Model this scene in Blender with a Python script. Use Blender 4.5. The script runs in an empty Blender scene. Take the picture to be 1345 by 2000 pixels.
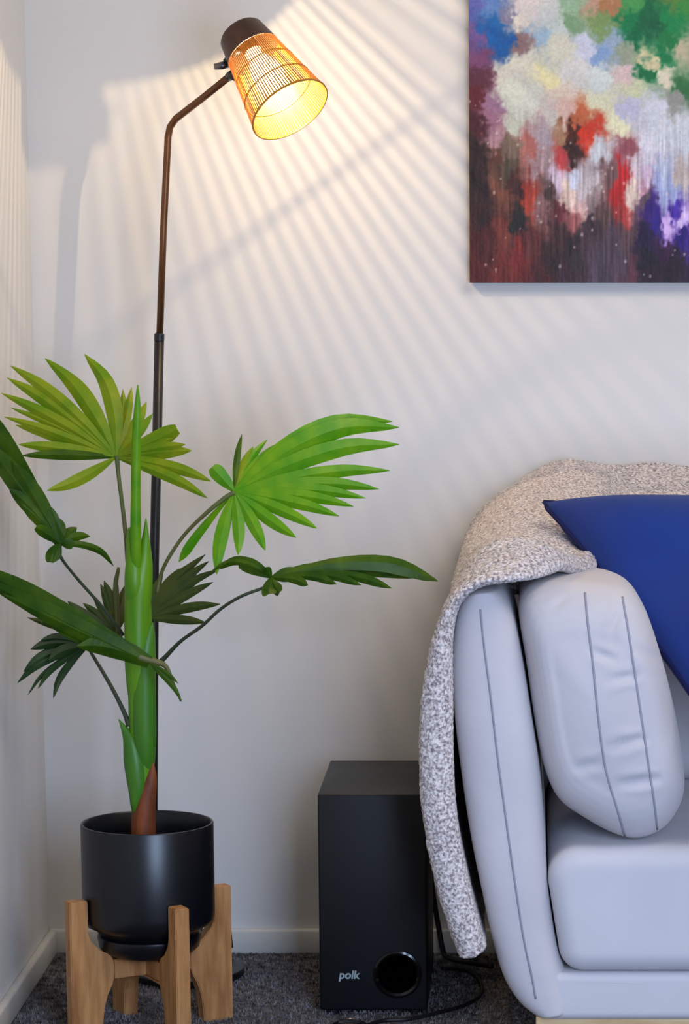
import bpy, bmesh, math, random
import numpy as np
from mathutils import Vector, Matrix
from mathutils.bvhtree import BVHTree
random.seed(7); rng = np.random.default_rng(5)
scene = bpy.context.scene
C = scene.collection
R = math.radians

# ------------------------------------------------------------------ camera
F, PX, PY, PITCH = 6150.0, 1041.0, 1507.0, R(10)
CAM = Vector((0, -5.245, 1.24))
cd = bpy.data.cameras.new('camera'); cam = bpy.data.objects.new('camera', cd); C.objects.link(cam)
cam.location = CAM; cam.rotation_euler = (R(90) - PITCH, 0, 0)
cd.sensor_fit = 'HORIZONTAL'; cd.sensor_width = 36; cd.lens = F * 36 / 1345
cd.shift_x = -(PX - 672.5) / 1345; cd.shift_y = (PY - 1000) / 1345
cd.clip_start = 0.1; cd.clip_end = 50
scene.camera = cam

# ------------------------------------------------------------------ world, lights, exposure
scene.view_settings.view_transform = 'Standard'; scene.view_settings.look = 'None'
scene.view_settings.gamma = 1; scene.view_settings.use_curve_mapping = False
scene.view_settings.exposure = 0.0
w = bpy.data.worlds.new('room_light'); scene.world = w; w.use_nodes = True
w.node_tree.nodes['Background'].inputs[0].default_value = (0.93, 0.93, 0.97, 1)
w.node_tree.nodes['Background'].inputs[1].default_value = 0.29
def area(name, loc, target, sx, sy, power, col):
    l = bpy.data.lights.new(name, 'AREA'); l.shape = 'RECTANGLE'; l.size = sx; l.size_y = sy
    l.energy = power; l.color = col
    o = bpy.data.objects.new(name, l); C.objects.link(o); o.location = loc
    o.rotation_euler = (Vector(target) - Vector(loc)).to_track_quat('-Z', 'Y').to_euler()
    return o
wl = area('window_daylight', (0.55, -3.3, 0.95), (0.20, -0.8, 0.40), 0.9, 1.1, 13, (0.52, 0.68, 1.0)); wl.data.spread = R(85)
area('ceiling_light', (1.0, -1.7, 2.6), (0.1, 0, 1.1), 1.4, 0.9, 24, (1.0, 0.88, 0.76))
LAMP_POWER = 8.5

def W(px, py, Y):
    """point on the vertical plane at depth Y"""
    d = Vector(((px - PX) / F, -(py - PY) / F, -1.0))
    d = Matrix.Rotation(R(90) - PITCH, 3, 'X') @ d
    return CAM + d * ((Y - CAM.y) / d.y)
def raydir(px, py):
    d = Vector(((px - PX) / F, -(py - PY) / F, -1.0))
    return (Matrix.Rotation(R(90) - PITCH, 3, 'X') @ d).normalized()

# ------------------------------------------------------------------ materials
def srgb(c):
    return tuple(((v/255)/12.92 if v/255 <= .04045 else ((v/255+.055)/1.055)**2.4) for v in c)
def mat(name, col, rough=.6, metal=0, spec=.5, noise=None, bump=None, trans=0, coords='Object', sheen=0, stretch=None):
    """noise=(scale, colour2, lo, hi, detail)   bump=(scale, strength, distance)"""
    m = bpy.data.materials.new(name); m.use_nodes = True; nt = m.node_tree
    b = nt.nodes['Principled BSDF']
    b.inputs['Roughness'].default_value = rough; b.inputs['Metallic'].default_value = metal
    b.inputs['Specular IOR Level'].default_value = spec
    if sheen: b.inputs['Sheen Weight'].default_value = sheen
    c1 = (*srgb(col), 1); b.inputs['Base Color'].default_value = c1
    tc = nt.nodes.new('ShaderNodeTexCoord'); vec = tc.outputs[coords]
    if stretch:
        mp = nt.nodes.new('ShaderNodeMapping'); mp.inputs['Scale'].default_value = stretch
        nt.links.new(vec, mp.inputs['Vector']); vec = mp.outputs[0]
    colout = None
    if noise:
        n = nt.nodes.new('ShaderNodeTexNoise'); n.inputs['Scale'].default_value = noise[0]
        n.inputs['Detail'].default_value = noise[4] if len(noise) > 4 else 3
        nt.links.new(vec, n.inputs['Vector'])
        r = nt.nodes.new('ShaderNodeValToRGB'); r.color_ramp.elements[0].position = noise[2]
        r.color_ramp.elements[1].position = noise[3]
        r.color_ramp.elements[0].color = c1; r.color_ramp.elements[1].color = (*srgb(noise[1]), 1)
        nt.links.new(n.outputs['Fac'], r.inputs[0]); nt.links.new(r.outputs[0], b.inputs['Base Color'])
        colout = r.outputs[0]
    if bump:
        n = nt.nodes.new('ShaderNodeTexNoise'); n.inputs['Scale'].default_value = bump[0]; n.inputs['Detail'].default_value = 4
        nt.links.new(vec, n.inputs['Vector'])
        bp = nt.nodes.new('ShaderNodeBump'); bp.inputs['Strength'].default_value = bump[1]; bp.inputs['Distance'].default_value = bump[2]
        nt.links.new(n.outputs['Fac'], bp.inputs['Height']); nt.links.new(bp.outputs[0], b.inputs['Normal'])
    if trans:
        t = nt.nodes.new('ShaderNodeBsdfTranslucent'); t.inputs[0].default_value = c1
        if colout: nt.links.new(colout, t.inputs[0])
        mx = nt.nodes.new('ShaderNodeMixShader'); mx.inputs[0].default_value = trans
        out = nt.nodes['Material Output']
        nt.links.new(b.outputs[0], mx.inputs[1]); nt.links.new(t.outputs[0], mx.inputs[2]); nt.links.new(mx.outputs[0], out.inputs[0])
    return m
M = {}
M['wall'] = mat('painted_plaster', (224, 222, 219), .75, spec=.2, bump=(160, .05, .001))
M['skirting'] = mat('skirting_paint', (225, 223, 216), .4)
M['carpet'] = mat('carpet', (80, 76, 78), 1, spec=.1, noise=(120, (136, 132, 133), .4, .65, 5), bump=(250, .6, .004))
M['pile'] = mat('carpet_yarn', (74, 70, 72), 1, spec=.05, noise=(60, (156, 152, 152), .35, .68, 5))
M['black_metal'] = mat('black_powder_coat', (18, 17, 20), .38)
M['bronze'] = mat('aged_bronze', (112, 76, 50), .38, .75)
M['bronze_dark'] = mat('dark_bronze', (74, 52, 44), .45, .5, noise=(60, (96, 66, 50), .3, .7))
M['brass'] = mat('brass_mesh', (190, 128, 40), .42, .35)
M['chrome'] = mat('worn_nickel', (120, 116, 116), .25, .9)
M['pot'] = mat('matt_black_ceramic', (9, 12, 20), .34, spec=.6, bump=(300, .03, .0004))
M['soil'] = mat('dark_soil', (20, 15, 12), 1, noise=(80, (45, 32, 24), .4, .7), bump=(120, .8, .006))
M['wood'] = mat('oiled_oak', (206, 150, 92), .5, noise=(9, (160, 106, 58), .35, .7, 6), stretch=(9, 9, 1.2), bump=(30, .08, .001))
M['wood_pale'] = mat('pale_beech', (226, 196, 150), .45, noise=(9, (205, 170, 120), .35, .7, 6), stretch=(1.5, 9, 9))
M['leaf_young'] = mat('young_palm_leaf', (128, 168, 16), .42, noise=(26, (172, 184, 30), .35, .7), trans=.35, spec=.4)
M['leaf_fresh'] = mat('fresh_palm_leaf', (92, 172, 14), .4, noise=(26, (140, 192, 24), .35, .7), trans=.35, spec=.4)
M['leaf_old'] = mat('mature_palm_leaf', (48, 86, 14), .4, noise=(24, (84, 116, 16), .35, .7), trans=.25, spec=.22)
M['leaf_olive'] = mat('olive_palm_leaf', (62, 82, 26), .5, noise=(24, (84, 92, 36), .35, .7), trans=.15, spec=.35)
M['leaf_dark'] = mat('dark_palm_leaf', (24, 52, 18), .5, noise=(24, (40, 72, 34), .35, .7), trans=.08, spec=.4)
M['petiole'] = mat('palm_stalk', (88, 100, 48), .5, noise=(30, (112, 104, 60), .4, .7))
M['petiole_dark'] = mat('dark_palm_stalk', (52, 64, 42), .5)
M['sheath'] = mat('green_palm_sheath', (84, 148, 18), .4, noise=(8, (112, 166, 16), .35, .7), stretch=(6, 6, 1), trans=.12)
M['sheath2'] = mat('deep_green_palm_sheath', (62, 126, 34), .42, noise=(8, (84, 142, 28), .35, .7), stretch=(6, 6, 1), trans=.1)
M['sheath_brown'] = mat('dry_palm_sheath', (142, 72, 26), .6, noise=(10, (92, 44, 20), .35, .7, 5), stretch=(7, 7, 1), bump=(60, .2, .001))
M['speaker'] = mat('black_vinyl', (10, 12, 20), .45, spec=.5, bump=(400, .05, .0004))
M['port'] = mat('glossy_black_plastic', (10, 10, 13), .12)
M['silver'] = mat('silver_print', (190, 205, 205), .3, .3)
M['cable'] = mat('black_rubber', (16, 17, 22), .5)
M['sofa'] = mat('pale_grey_suede', (204, 199, 201), .85, spec=.2, noise=(5, (192, 187, 191), .35, .7, 4), bump=(14, .18, .012), sheen=.15)
M['seam'] = mat('grey_seam_piping', (150, 150, 162), .8, spec=.2)
M['seat'] = mat('smooth_grey_suede', (205, 202, 206), .85, spec=.2, noise=(4, (196, 193, 198), .35, .7, 4), bump=(10, .08, .01), sheen=.15)
M['throw'] = mat('boucle_throw', (140, 128, 130), 1, spec=.05, noise=(240, (236, 226, 222), .36, .62, 3), bump=(200, .8, .005), sheen=.2)
M['navy_shaded_edge'] = mat('navy_shaded_edge', (14, 20, 70), .7, spec=.2)  # shade on the cushion's back put into a darker navy
M['navy'] = mat('royal_blue_velvet', (10, 50, 128), .75, spec=.2, noise=(5, (14, 40, 108), .35, .7), bump=(9, .15, .01), sheen=.08)

# ------------------------------------------------------------------ helpers
def mesh_obj(name, verts, faces, m, parent=None, smooth=False):
    me = bpy.data.meshes.new(name); me.from_pydata([tuple(v) for v in verts], [], faces); me.update()
    bm = bmesh.new(); bm.from_mesh(me); bmesh.ops.recalc_face_normals(bm, faces=bm.faces); bm.to_mesh(me); bm.free()
    me.materials.append(M[m] if isinstance(m, str) else m)
    if smooth: me.polygons.foreach_set('use_smooth', [True]*len(me.polygons))
    o = bpy.data.objects.new(name, me); C.objects.link(o)
    if parent: attach(o, parent)
    return o
def attach(o, parent):
    """parent an object whose mesh is in world coordinates (things have unrotated, unscaled empties)"""
    base = Vector((0, 0, 0)); p = parent
    while p: base += p.location; p = p.parent
    o.parent = parent
    o.data.transform(Matrix.Translation(-base - o.location))
    o.location = (0, 0, 0)
def thing(name, loc, label, cat, group=None):
    o = bpy.data.objects.new(name, None); C.objects.link(o); o.location = loc; o.empty_display_size = .05
    o['label'] = label; o['category'] = cat
    if group: o['group'] = group
    return o
def tag(o, label, cat):
    o['label'] = label; o['category'] = cat; return o
def structure(o): o['kind'] = 'structure'; return o
def box(name, p0, p1, m, parent=None, bev=0, seg=2):
    bm = bmesh.new(); bmesh.ops.create_cube(bm, size=1)
    for v in bm.verts:
        v.co = Vector([(p0[i]+p1[i])/2 + v.co[i]*abs(p1[i]-p0[i]) for i in range(3)])
    if bev: bmesh.ops.bevel(bm, geom=bm.edges[:], offset=bev, segments=seg, affect='EDGES', profile=.5)
    me = bpy.data.meshes.new(name); bm.to_mesh(me); bm.free(); me.materials.append(M[m])
    if bev: me.polygons.foreach_set('use_smooth', [True]*len(me.polygons))
    o = bpy.data.objects.new(name, me); C.objects.link(o)
    if parent: attach(o, parent)
    return o
def crom(pts, n):
    """Catmull-Rom through tuples, n samples"""
    P = [np.array(p, float) for p in pts]
    if len(P) == 2: return [P[0]*(1-t)+P[1]*t for t in np.linspace(0, 1, n)]
    P = [2*P[0]-P[1]] + P + [2*P[-1]-P[-2]]
    out = []
    for t in np.linspace(0, len(P)-3-1e-9, n):
        i = int(t); u = t-i; a, b, c, d = P[i:i+4]
        out.append(.5*((2*b)+(-a+c)*u+(2*a-5*b+4*c-d)*u*u+(-a+3*b-3*c+d)*u**3))
    return out
def frames(path):
    P = [Vector(p) for p in path]; T = []
    for i in range(len(P)):
        T.append((P[min(i+1, len(P)-1)] - P[max(i-1, 0)]).normalized())
    return P, T
def tube_data(path, rad, sides=8, cap=True):
    P, T = frames(path); V = []; Fc = []
    ref = Vector((0, 0, 1)) if abs(T[0].z) < .9 else Vector((0, 1, 0))
    n = (ref - T[0]*ref.dot(T[0])).normalized()
    for i, (p, t) in enumerate(zip(P, T)):
        n = (n - t*n.dot(t)).normalized(); b = t.cross(n)
        r = rad[i] if hasattr(rad, '__len__') else rad
        for k in range(sides):
            a = 2*math.pi*k/sides; V.append(p + (n*math.cos(a) + b*math.sin(a))*r)
    for i in range(len(P)-1):
        for k in range(sides):
            k2 = (k+1) % sides
            Fc.append((i*sides+k, i*sides+k2, (i+1)*sides+k2, (i+1)*sides+k))
    if cap: Fc.append(tuple(range(sides))[::-1]); Fc.append(tuple((len(P)-1)*sides+k for k in range(sides)))
    return V, Fc
def tube(name, path, rad, m, parent=None, sides=8):
    V, Fc = tube_data(path, rad, sides); return mesh_obj(name, V, Fc, m, parent, True)
def lathe(name, prof, m, centre=(0, 0, 0), axis=None, parent=None, seg=64, smooth=True):
    """prof: list (r, h) ; revolve about axis through centre"""
    V, Fc = [], []
    q = (Vector(axis).normalized().to_track_quat('Z', 'Y').to_matrix() if axis else Matrix.Identity(3))
    for r, h in prof:
        for k in range(seg):
            a = 2*math.pi*k/seg
            V.append(Vector(centre) + q @ Vector((r*math.cos(a), r*math.sin(a), h)))
    for i in range(len(prof)-1):
        for k in range(seg):
            k2 = (k+1) % seg; Fc.append((i*seg+k, i*seg+k2, (i+1)*seg+k2, (i+1)*seg+k))
    if prof[0][0] > 1e-5 and prof[0] != prof[-1]: Fc.append(tuple(range(seg)))
    if prof[-1][0] > 1e-5 and prof[0] != prof[-1]: Fc.append(tuple((len(prof)-1)*seg+k for k in range(seg)))
    o = mesh_obj(name, V, Fc, m, parent, smooth)
    if smooth:
        md = o.modifiers.new('weld', 'WELD'); md.merge_threshold = 1e-5
        e = o.modifiers.new('split', 'EDGE_SPLIT'); e.split_angle = R(40)
    return o

# ================================================================== room shell
LX = W(97, 1822, 0).x
SK = W(300, 1815, -.012).z                         # skirting height
structure(box('wall_back', (LX-.1, 0, 0), (3.2, .1, 2.6), 'wall'))
structure(box('wall_left', (LX-.1, -4.2, 0), (LX, 0, 2.6), 'wall'))
structure(box('floor', (LX-.1, -4.2, -.05), (3.2, .1, 0), 'carpet'))
structure(box('baseboard_back', (LX, -.014, 0), (3.2, 0, SK), 'skirting', bev=.005))
structure(box('baseboard_left', (LX, -4.2, 0), (LX+.014, -.014, SK), 'skirting', bev=.005))
# carpet pile: short leaning tufts over the carpet seen in the photograph
def carpet_pile():
    n = 110000
    x = LX+.016 + 2.2*np.minimum(rng.random(n), 1)**1.5; y = -.016 - 2.2*rng.random(n)**1.5; h = rng.uniform(.003, .007, n)
    a = rng.uniform(0, 6.28, n); wd = rng.uniform(.0012, .0024, n); lx = rng.normal(0, .002, n); ly = rng.normal(0, .002, n)
    V = np.zeros((n, 4, 3))
    for k in range(3):
        V[:, k, 0] = x + np.cos(a+k*2.094)*wd; V[:, k, 1] = y + np.sin(a+k*2.094)*wd; V[:, k, 2] = -.0005
    V[:, 3, 0] = x+lx; V[:, 3, 1] = y+ly; V[:, 3, 2] = h
    b = np.arange(n)[:, None]*4
    T = np.concatenate([b+np.array([[0, 1, 3]]), b+np.array([[1, 2, 3]]), b+np.array([[2, 0, 3]])])
    me = bpy.data.meshes.new('carpet_pile'); me.from_pydata(V.reshape(-1, 3).tolist(), [], T.tolist())
    me.materials.append(M['pile']); o = bpy.data.objects.new('carpet_pile', me); C.objects.link(o)
    o['kind'] = 'stuff'; tag(o, 'dark grey flecked carpet pile covering the floor', 'carpet')
carpet_pile()

# ================================================================== sofa
def inset(poly, d):
    n = len(poly); out = []
    for i in range(n):
        p0, p1, p2 = Vector(poly[i-1]), Vector(poly[i]), Vector(poly[(i+1) % n])
        e1 = (p1-p0).normalized(); e2 = (p2-p1).normalized()
        n1 = Vector((-e1.y, e1.x)); n2 = Vector((-e2.y, e2.x)); nn = (n1+n2)
        nn = nn.normalized() if nn.length > 1e-6 else n1
        out.append(p1 + nn*d)
    return out
def smooth_poly(poly, n):
    """resample closed outline smoothly, counter-clockwise"""
    P = [np.array(p, float) for p in poly]; k = len(P); pts = []
    for i in range(k):
        a, b, c, d = P[i-1], P[i], P[(i+1) % k], P[(i+2) % k]
        for t in np.linspace(0, 1, 8, endpoint=False):
            pts.append(.5*((2*b)+(-a+c)*t+(2*a-5*b+4*c-d)*t*t+(-a+3*b-3*c+d)*t**3))
    pts = np.array(pts); seg = np.linalg.norm(np.roll(pts, -1, 0)-pts, axis=1); s = np.concatenate([[0], np.cumsum(seg)])
    q = np.vstack([pts, pts[:1]]); t = np.linspace(0, s[-1], n, endpoint=False)
    out = np.stack([np.interp(t, s, q[:, 0]), np.interp(t, s, q[:, 1])], 1)
    ar = sum(out[i-1][0]*out[i][1]-out[i][0]*out[i-1][1] for i in range(n))
    return [tuple(v) for v in (out if ar > 0 else out[::-1])]
def puffy(name, outline, y0, y1, r, m, parent=None, n=96, dome=0.0, rb=None, shrink=1.0, exact=False, scale=0):
    """outline in XZ, extruded from y0 (front) to y1 with rounded front and back"""
    poly = smooth_poly(outline, n) if not exact else outline; n = len(poly); cx = sum(p[0] for p in poly)/n; cz = sum(p[1] for p in poly)/n
    V = []; rb = rb or r*.6
    K = 8
    rings = []
    for k in range(K+1):
        a = k/K*math.pi/2                       # 0 at front face, pi/2 at side
        sc = 1-scale*(1-math.sin(a))
        rings.append(([Vector((cx+(p[0]-cx)*sc, cz+(p[1]-cz)*sc)) for p in poly] if scale else inset(poly, r*(1-math.sin(a))*shrink), y0 + r*(1-math.cos(a))))
    for k in range(1, 7): rings.append((poly and inset(poly, 0), y0+r + (y1-rb-y0-r)*k/7))
    for k in range(K+1):
        a = k/K*math.pi/2; rings.append((inset(poly, rb*(1-math.cos(a))), y1 - rb*(1-math.sin(a))))
    front = []                                   # domed cap rings towards the centre
    p0 = rings[0][0]
    for s in (.12, .3, .5, .7, .85): front.append(([Vector((cx+(p[0]-cx)*s, cz+(p[1]-cz)*s)) for p in p0], y0 - dome*(1-s*s)))
    rings = front + rings
    for poly_, y in rings:
        for p in poly_: V.append(Vector((p[0], y, p[1])))
    Fc = []
    for i in range(len(rings)-1):
        for k in range(n):
            k2 = (k+1) % n; Fc.append((i*n+k, i*n+k2, (i+1)*n+k2, (i+1)*n+k))
    V.append(Vector((cx, y0-dome, cz))); c0 = len(V)-1
    for k in range(n): Fc.append((c0, (k+1) % n, k))
    V.append(Vector((cx, y1, cz))); c1 = len(V)-1; b = (len(rings)-1)*n
    for k in range(n): Fc.append((c1, b+k, b+(k+1) % n))
    return mesh_obj(name, V, Fc, m, parent, True)
def rounded(corners, rad, per=10, side=26):
    """closed counter-clockwise outline of a convex polygon with rounded corners and evenly divided sides"""
    n = len(corners); rad = rad if hasattr(rad, '__len__') else [rad]*n; arcs = []
    for i in range(n):
        a, b, c = Vector(corners[i-1]), Vector(corners[i]), Vector(corners[(i+1) % n])
        u, v = (a-b).normalized(), (c-b).normalized(); h = u.angle(v)/2; r = rad[i]
        cen = b + (u+v).normalized()*(r/math.sin(h)); t0 = b+u*(r/math.tan(h)); t1 = b+v*(r/math.tan(h))
        a0 = math.atan2((t0-cen).y, (t0-cen).x); a1 = math.atan2((t1-cen).y, (t1-cen).x)
        if a1 < a0: a1 += 2*math.pi
        arcs.append([(cen.x+r*math.cos(a0+(a1-a0)*k/per), cen.y+r*math.sin(a0+(a1-a0)*k/per)) for k in range(per+1)])
    out = []
    for i in range(n):
        out += arcs[i]; p, q = arcs[i][-1], arcs[(i+1) % n][0]
        m = max(2, int(math.hypot(q[0]-p[0], q[1]-p[1])/.02)); out += [(p[0]+(q[0]-p[0])*k/m, p[1]+(q[1]-p[1])*k/m) for k in range(1, m)]
    return out
def onto(obj, pix, lift=.0005):
    """points of a pixel polyline dropped on an object's surface (world coordinates)"""
    me = obj.data; base = Vector((0, 0, 0)); p = obj
    while p: base += p.location; p = p.parent
    tree = BVHTree.FromPolygons([v.co + base for v in me.vertices], [tuple(f.vertices) for f in me.polygons])
    out = []
    for px, py in crom(pix, 50):
        d = raydir(px, py); h = tree.ray_cast(CAM, d)
        if h[0]: out.append(h[0] - d*lift)
    return out
YF = -.92
def xz(px, py, Y=YF): p = W(px, py, Y); return (p.x, p.z)
SX1 = 1.55                                         # right end of the sofa, out of the frame
sofa = thing('sofa', (.7, -.47, 0), 'pale grey suede sofa with rounded slim arms on a light wooden base', 'sofa')
def arm_mesh(name, flip=False):
    L = [(925,1156),(905,1172),(889,1215),(882,1290),(886,1400),(900,1520),(918,1640),(940,1750),(961,1845),(982,1915),(1010,1962),(1040,1988),(1060,1995)]
    Rr = [(955,1154),(978,1164),(1002,1212),(1020,1300),(1038,1410),(1054,1520),(1063,1640),(1071,1750),(1086,1850),(1104,1912),(1112,1945),(1112,1970),(1108,1992)]
    Ls = crom([xz(*p) for p in L], 90); Rs = crom([xz(*p) for p in Rr], 90); V = []; Fc = []; K = 24
    for i, (a, b) in enumerate(zip(Ls, Rs)):
        for k in range(K+1):
            u = -math.cos(math.pi*k/K); yy = YF + .036*(1-max(0, 1-abs(u)**2.6)**(1/2.2))
            e = min(i, 89-i)/5.0; yy += .03*(1-math.sqrt(max(0, 1-(1-min(1, e))**2)))
            V.append((a[0]*(1-u)/2+b[0]*(1+u)/2, yy, a[1]*(1-u)/2+b[1]*(1+u)/2))
        V.append((b[0], -.06, b[1])); V.append((a[0], -.06, a[1]))
    n = K+3
    for i in range(89):
        for k in range(n):
            k2 = (k+1) % n; Fc.append((i*n+k, i*n+k2, (i+1)*n+k2, (i+1)*n+k))
    Fc += [tuple(range(n)), tuple(89*n+k for k in range(n))[::-1]]
    if flip:
        cx = xz(882, 1400)[0] + SX1; V = [(cx-v[0], v[1], v[2]) for v in V]
    o = mesh_obj(name, V, Fc, 'sofa', sofa, True)
    e = o.modifiers.new('split', 'EDGE_SPLIT'); e.split_angle = R(60); return o
arm = arm_mesh('arm')
tube('seam', onto(arm, [(938,1190),(945,1260),(958,1360),(972,1480),(988,1600),(1005,1720),(1022,1830),(1038,1905),(1046,1950)]), .0016, 'seam', arm, 6)
arm_mesh('arm', True)
xl, zb = xz(1098, 1996); _, zt = xz(1100, 1903)
xr = SX1 - .12
rail = puffy('front_rail', rounded([(xl-.045, zb), (xr+.02, zb), (xr+.02, zt), (xl-.012, zt)], [.02, .02, .012, .012]), YF+.006, -.5, .012, 'seat', sofa, exact=True)
# seat cushions
def seat(x0, x1, slant):
    z0, z1 = zt+.001, W(1200, 1652, YF).z
    o = rounded([(x0+.026*slant, z0), (x1, z0), (x1, z1+.004), (x0-.002, z1-.004)], [.035, .03, .045, .045])
    return puffy('seat_cushion', o, YF-.004, -.26, .03, 'seat', sofa, exact=True, dome=0)
sx0 = xz(1062, 1640)[0]; mid = (sx0 + SX1 - .13)/2
seat(sx0, mid-.002, 1.0); seat(mid+.002, SX1-.135, 0.2)
box('seat_deck', (xl-.03, -.86, zb+.002), (xr+.01, -.1, zt-.004), 'seat', sofa, .01)
zB = .79
puffy('backrest', rounded([(-.06, zb), (SX1-.04, zb), (SX1-.03, zB), (-.055, zB-.03)], [.03, .03, .07, .07]), -.26, -.02, .025, 'sofa', sofa, exact=True)
for a, b in ((.02, mid-.003), (mid+.003, SX1-.15)):
    puffy('back_cushion', rounded([(a, .37), (b, .37), (b, .735), (a, .735)], .06), -.42, -.258, .05, 'sofa', sofa, exact=True, dome=.012)
bx0 = W(1046, 1998, YF+.02).x
box('base_rail', (bx0, YF+.015, zb-.024), (SX1-.10, YF+.045, zb+.004), 'wood_pale', sofa, .002)
box('base_rail', (bx0, -.12, zb-.024), (SX1-.10, -.09, zb+.004), 'wood_pale', sofa, .002)
for lx_, ly_ in ((bx0+.05, YF+.03), (SX1-.15, YF+.03), (bx0+.05, -.105), (SX1-.15, -.105)):
    lathe('leg', [(.011, 0), (.012, .002), (.019, zb-.026), (.019, zb-.022)], 'wood_pale', (lx_, ly_, 0), parent=sofa, seg=20)

# side cushion against the arm
cush = thing('box_cushion', (.08, -.7, .38), 'plump pale grey box cushion with two seams leaning on the sofa arm', 'cushion')
cp = [(1012,1200),(1030,1155),(1080,1142),(1160,1146),(1225,1160),(1262,1205),(1290,1280),(1314,1370),(1333,1470),(1340,1555),(1318,1610),(1285,1640),(1240,1652),(1195,1640),(1140,1610),(1090,1572),(1062,1510),(1044,1420),(1028,1310)]
YC = -.925
cb = puffy('cushion_body', [xz(*p, YC) for p in cp], YC-.012, -.62, .075, 'sofa', None, n=150, dome=.012, scale=.42, rb=.03)
# soft creases pressed into the gusset
me = cb.data
cre = [((1180,1330),(1250,1318),.0035,9), ((1185,1462),(1262,1440),.005,9), ((1120,1500),(1185,1488),.003,10), ((1205,1532),(1290,1520),.005,9), ((1150,1270),(1205,1290),.004,8), ((1240,1262),(1300,1300),.004,10), ((1215,1185),(1190,1235),.003,8), ((1110,1165),(1075,1190),.003,7)]
me.transform(Matrix.Identity(4))
bmc = bmesh.new(); bmc.from_mesh(me)
bmesh.ops.subdivide_edges(bmc, edges=[e for e in bmc.edges if min(v.co.y for v in e.verts) < YC+.06], cuts=2, use_grid_fill=True, smooth=0)
inv = Matrix.Rotation(R(90)-PITCH, 3, 'X').transposed()
for v in bmc.verts:
    if v.co.y > YC+.08: continue
    c = inv @ (v.co-CAM); px = PX + F*c.x/-c.z; py = PY - F*c.y/-c.z; dy = 0
    for a, b, dep, wid in cre:
        ax, ay = a; bx, by = b; L2 = (bx-ax)**2+(by-ay)**2; t = ((px-ax)*(bx-ax)+(py-ay)*(by-ay))/L2; tc = min(max(t, 0), 1)
        dd = math.hypot(px-ax-tc*(bx-ax), py-ay-tc*(by-ay)); f = math.sin(math.pi*min(max(.08+.84*t, 0), 1))
        dy += dep*math.exp(-(dd/wid)**2)*max(f, .1) - dep*.5*math.exp(-((dd-wid*1.8)/wid)**2)*max(f, .1)
    v.co.y += dy
bmesh.ops.recalc_face_normals(bmc, faces=bmc.faces)
bmc.to_mesh(me); bmc.free(); me.polygons.foreach_set('use_smooth', [True]*len(me.polygons))
s1 = onto(cb, [(1142,1158),(1148,1220),(1158,1300),(1168,1400),(1182,1500),(1205,1580),(1222,1640)])
s2 = onto(cb, [(1215,1166),(1226,1230),(1240,1320),(1252,1400),(1264,1480),(1276,1560),(1284,1628)])
attach(cb, cush)
tube('seam', s1, .0017, 'seam', cb, 6); tube('seam', s2, .0017, 'seam', cb, 6)

# blue cushion: pinched corners, puffed middle
def pillow(name, c00, c10, c11, c01, thick, m, parent):
    n = 44; V = []; Fc = []
    P = [Vector(c) for c in (c00, c10, c11, c01)]
    nrm = (P[1]-P[0]).cross(P[3]-P[0]).normalized()
    if nrm.y > 0: nrm = -nrm
    for side in (1, -1):
        for j in range(n+1):
            for i in range(n+1):
                u, v = i/n, j/n; a, b = 2*u-1, 2*v-1
                uu = .5+.5*a*(1-.07*(1-b*b)*abs(a)); vv = .5+.5*b*(1-.07*(1-a*a)*abs(b))
                q = P[0]*(1-uu)*(1-vv)+P[1]*uu*(1-vv)+P[2]*uu*vv+P[3]*(1-uu)*vv
                h = (max(0, (1-a**4)*(1-b**4))**.55)
                wr = (.13*math.sin(7*v+3.4*u+.6)*math.exp(-((u+v-.5)/.5)**2) + .05*math.sin(13*v-4*u))*h
                V.append(q + nrm*side*thick*(h+wr)*.5)
    o = (n+1)**2
    for s in range(2):
        for j in range(n):
            for i in range(n):
                k = s*o+j*(n+1)+i; Fc.append((k, k+1, k+n+2, k+n+1))
    ob = mesh_obj(name, V, Fc, m, None, True)
    bm = bmesh.new(); bm.from_mesh(ob.data); bmesh.ops.remove_doubles(bm, verts=bm.verts, dist=1e-5); bmesh.ops.recalc_face_normals(bm, faces=bm.faces); bm.to_mesh(ob.data); bm.free()
    if parent: attach(ob, parent)
    return ob
bp = thing('blue_cushion', W(1330, 1300, -.6), 'royal blue velvet scatter cushion leaning on the sofa back over the throw', 'cushion')
K00 = W(1056, 980, -.55); K01 = W(1400, 1440, -.98); K10 = W(1600, 965, -.46); K11 = K10 + (K01-K00)
pil = pillow('cushion_cover', K00, K10, K11, K01, .13, 'navy', bp)
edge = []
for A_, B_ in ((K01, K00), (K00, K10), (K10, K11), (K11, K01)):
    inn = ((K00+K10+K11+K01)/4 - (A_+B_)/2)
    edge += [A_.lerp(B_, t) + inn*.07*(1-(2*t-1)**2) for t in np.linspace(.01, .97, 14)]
edge.append(edge[0]); pp = tube('shaded_edge', edge, .0035, 'navy_shaded_edge', None, 8); attach(pp, bp)  # edge tube added to paint the shaded back of the cushion

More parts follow.
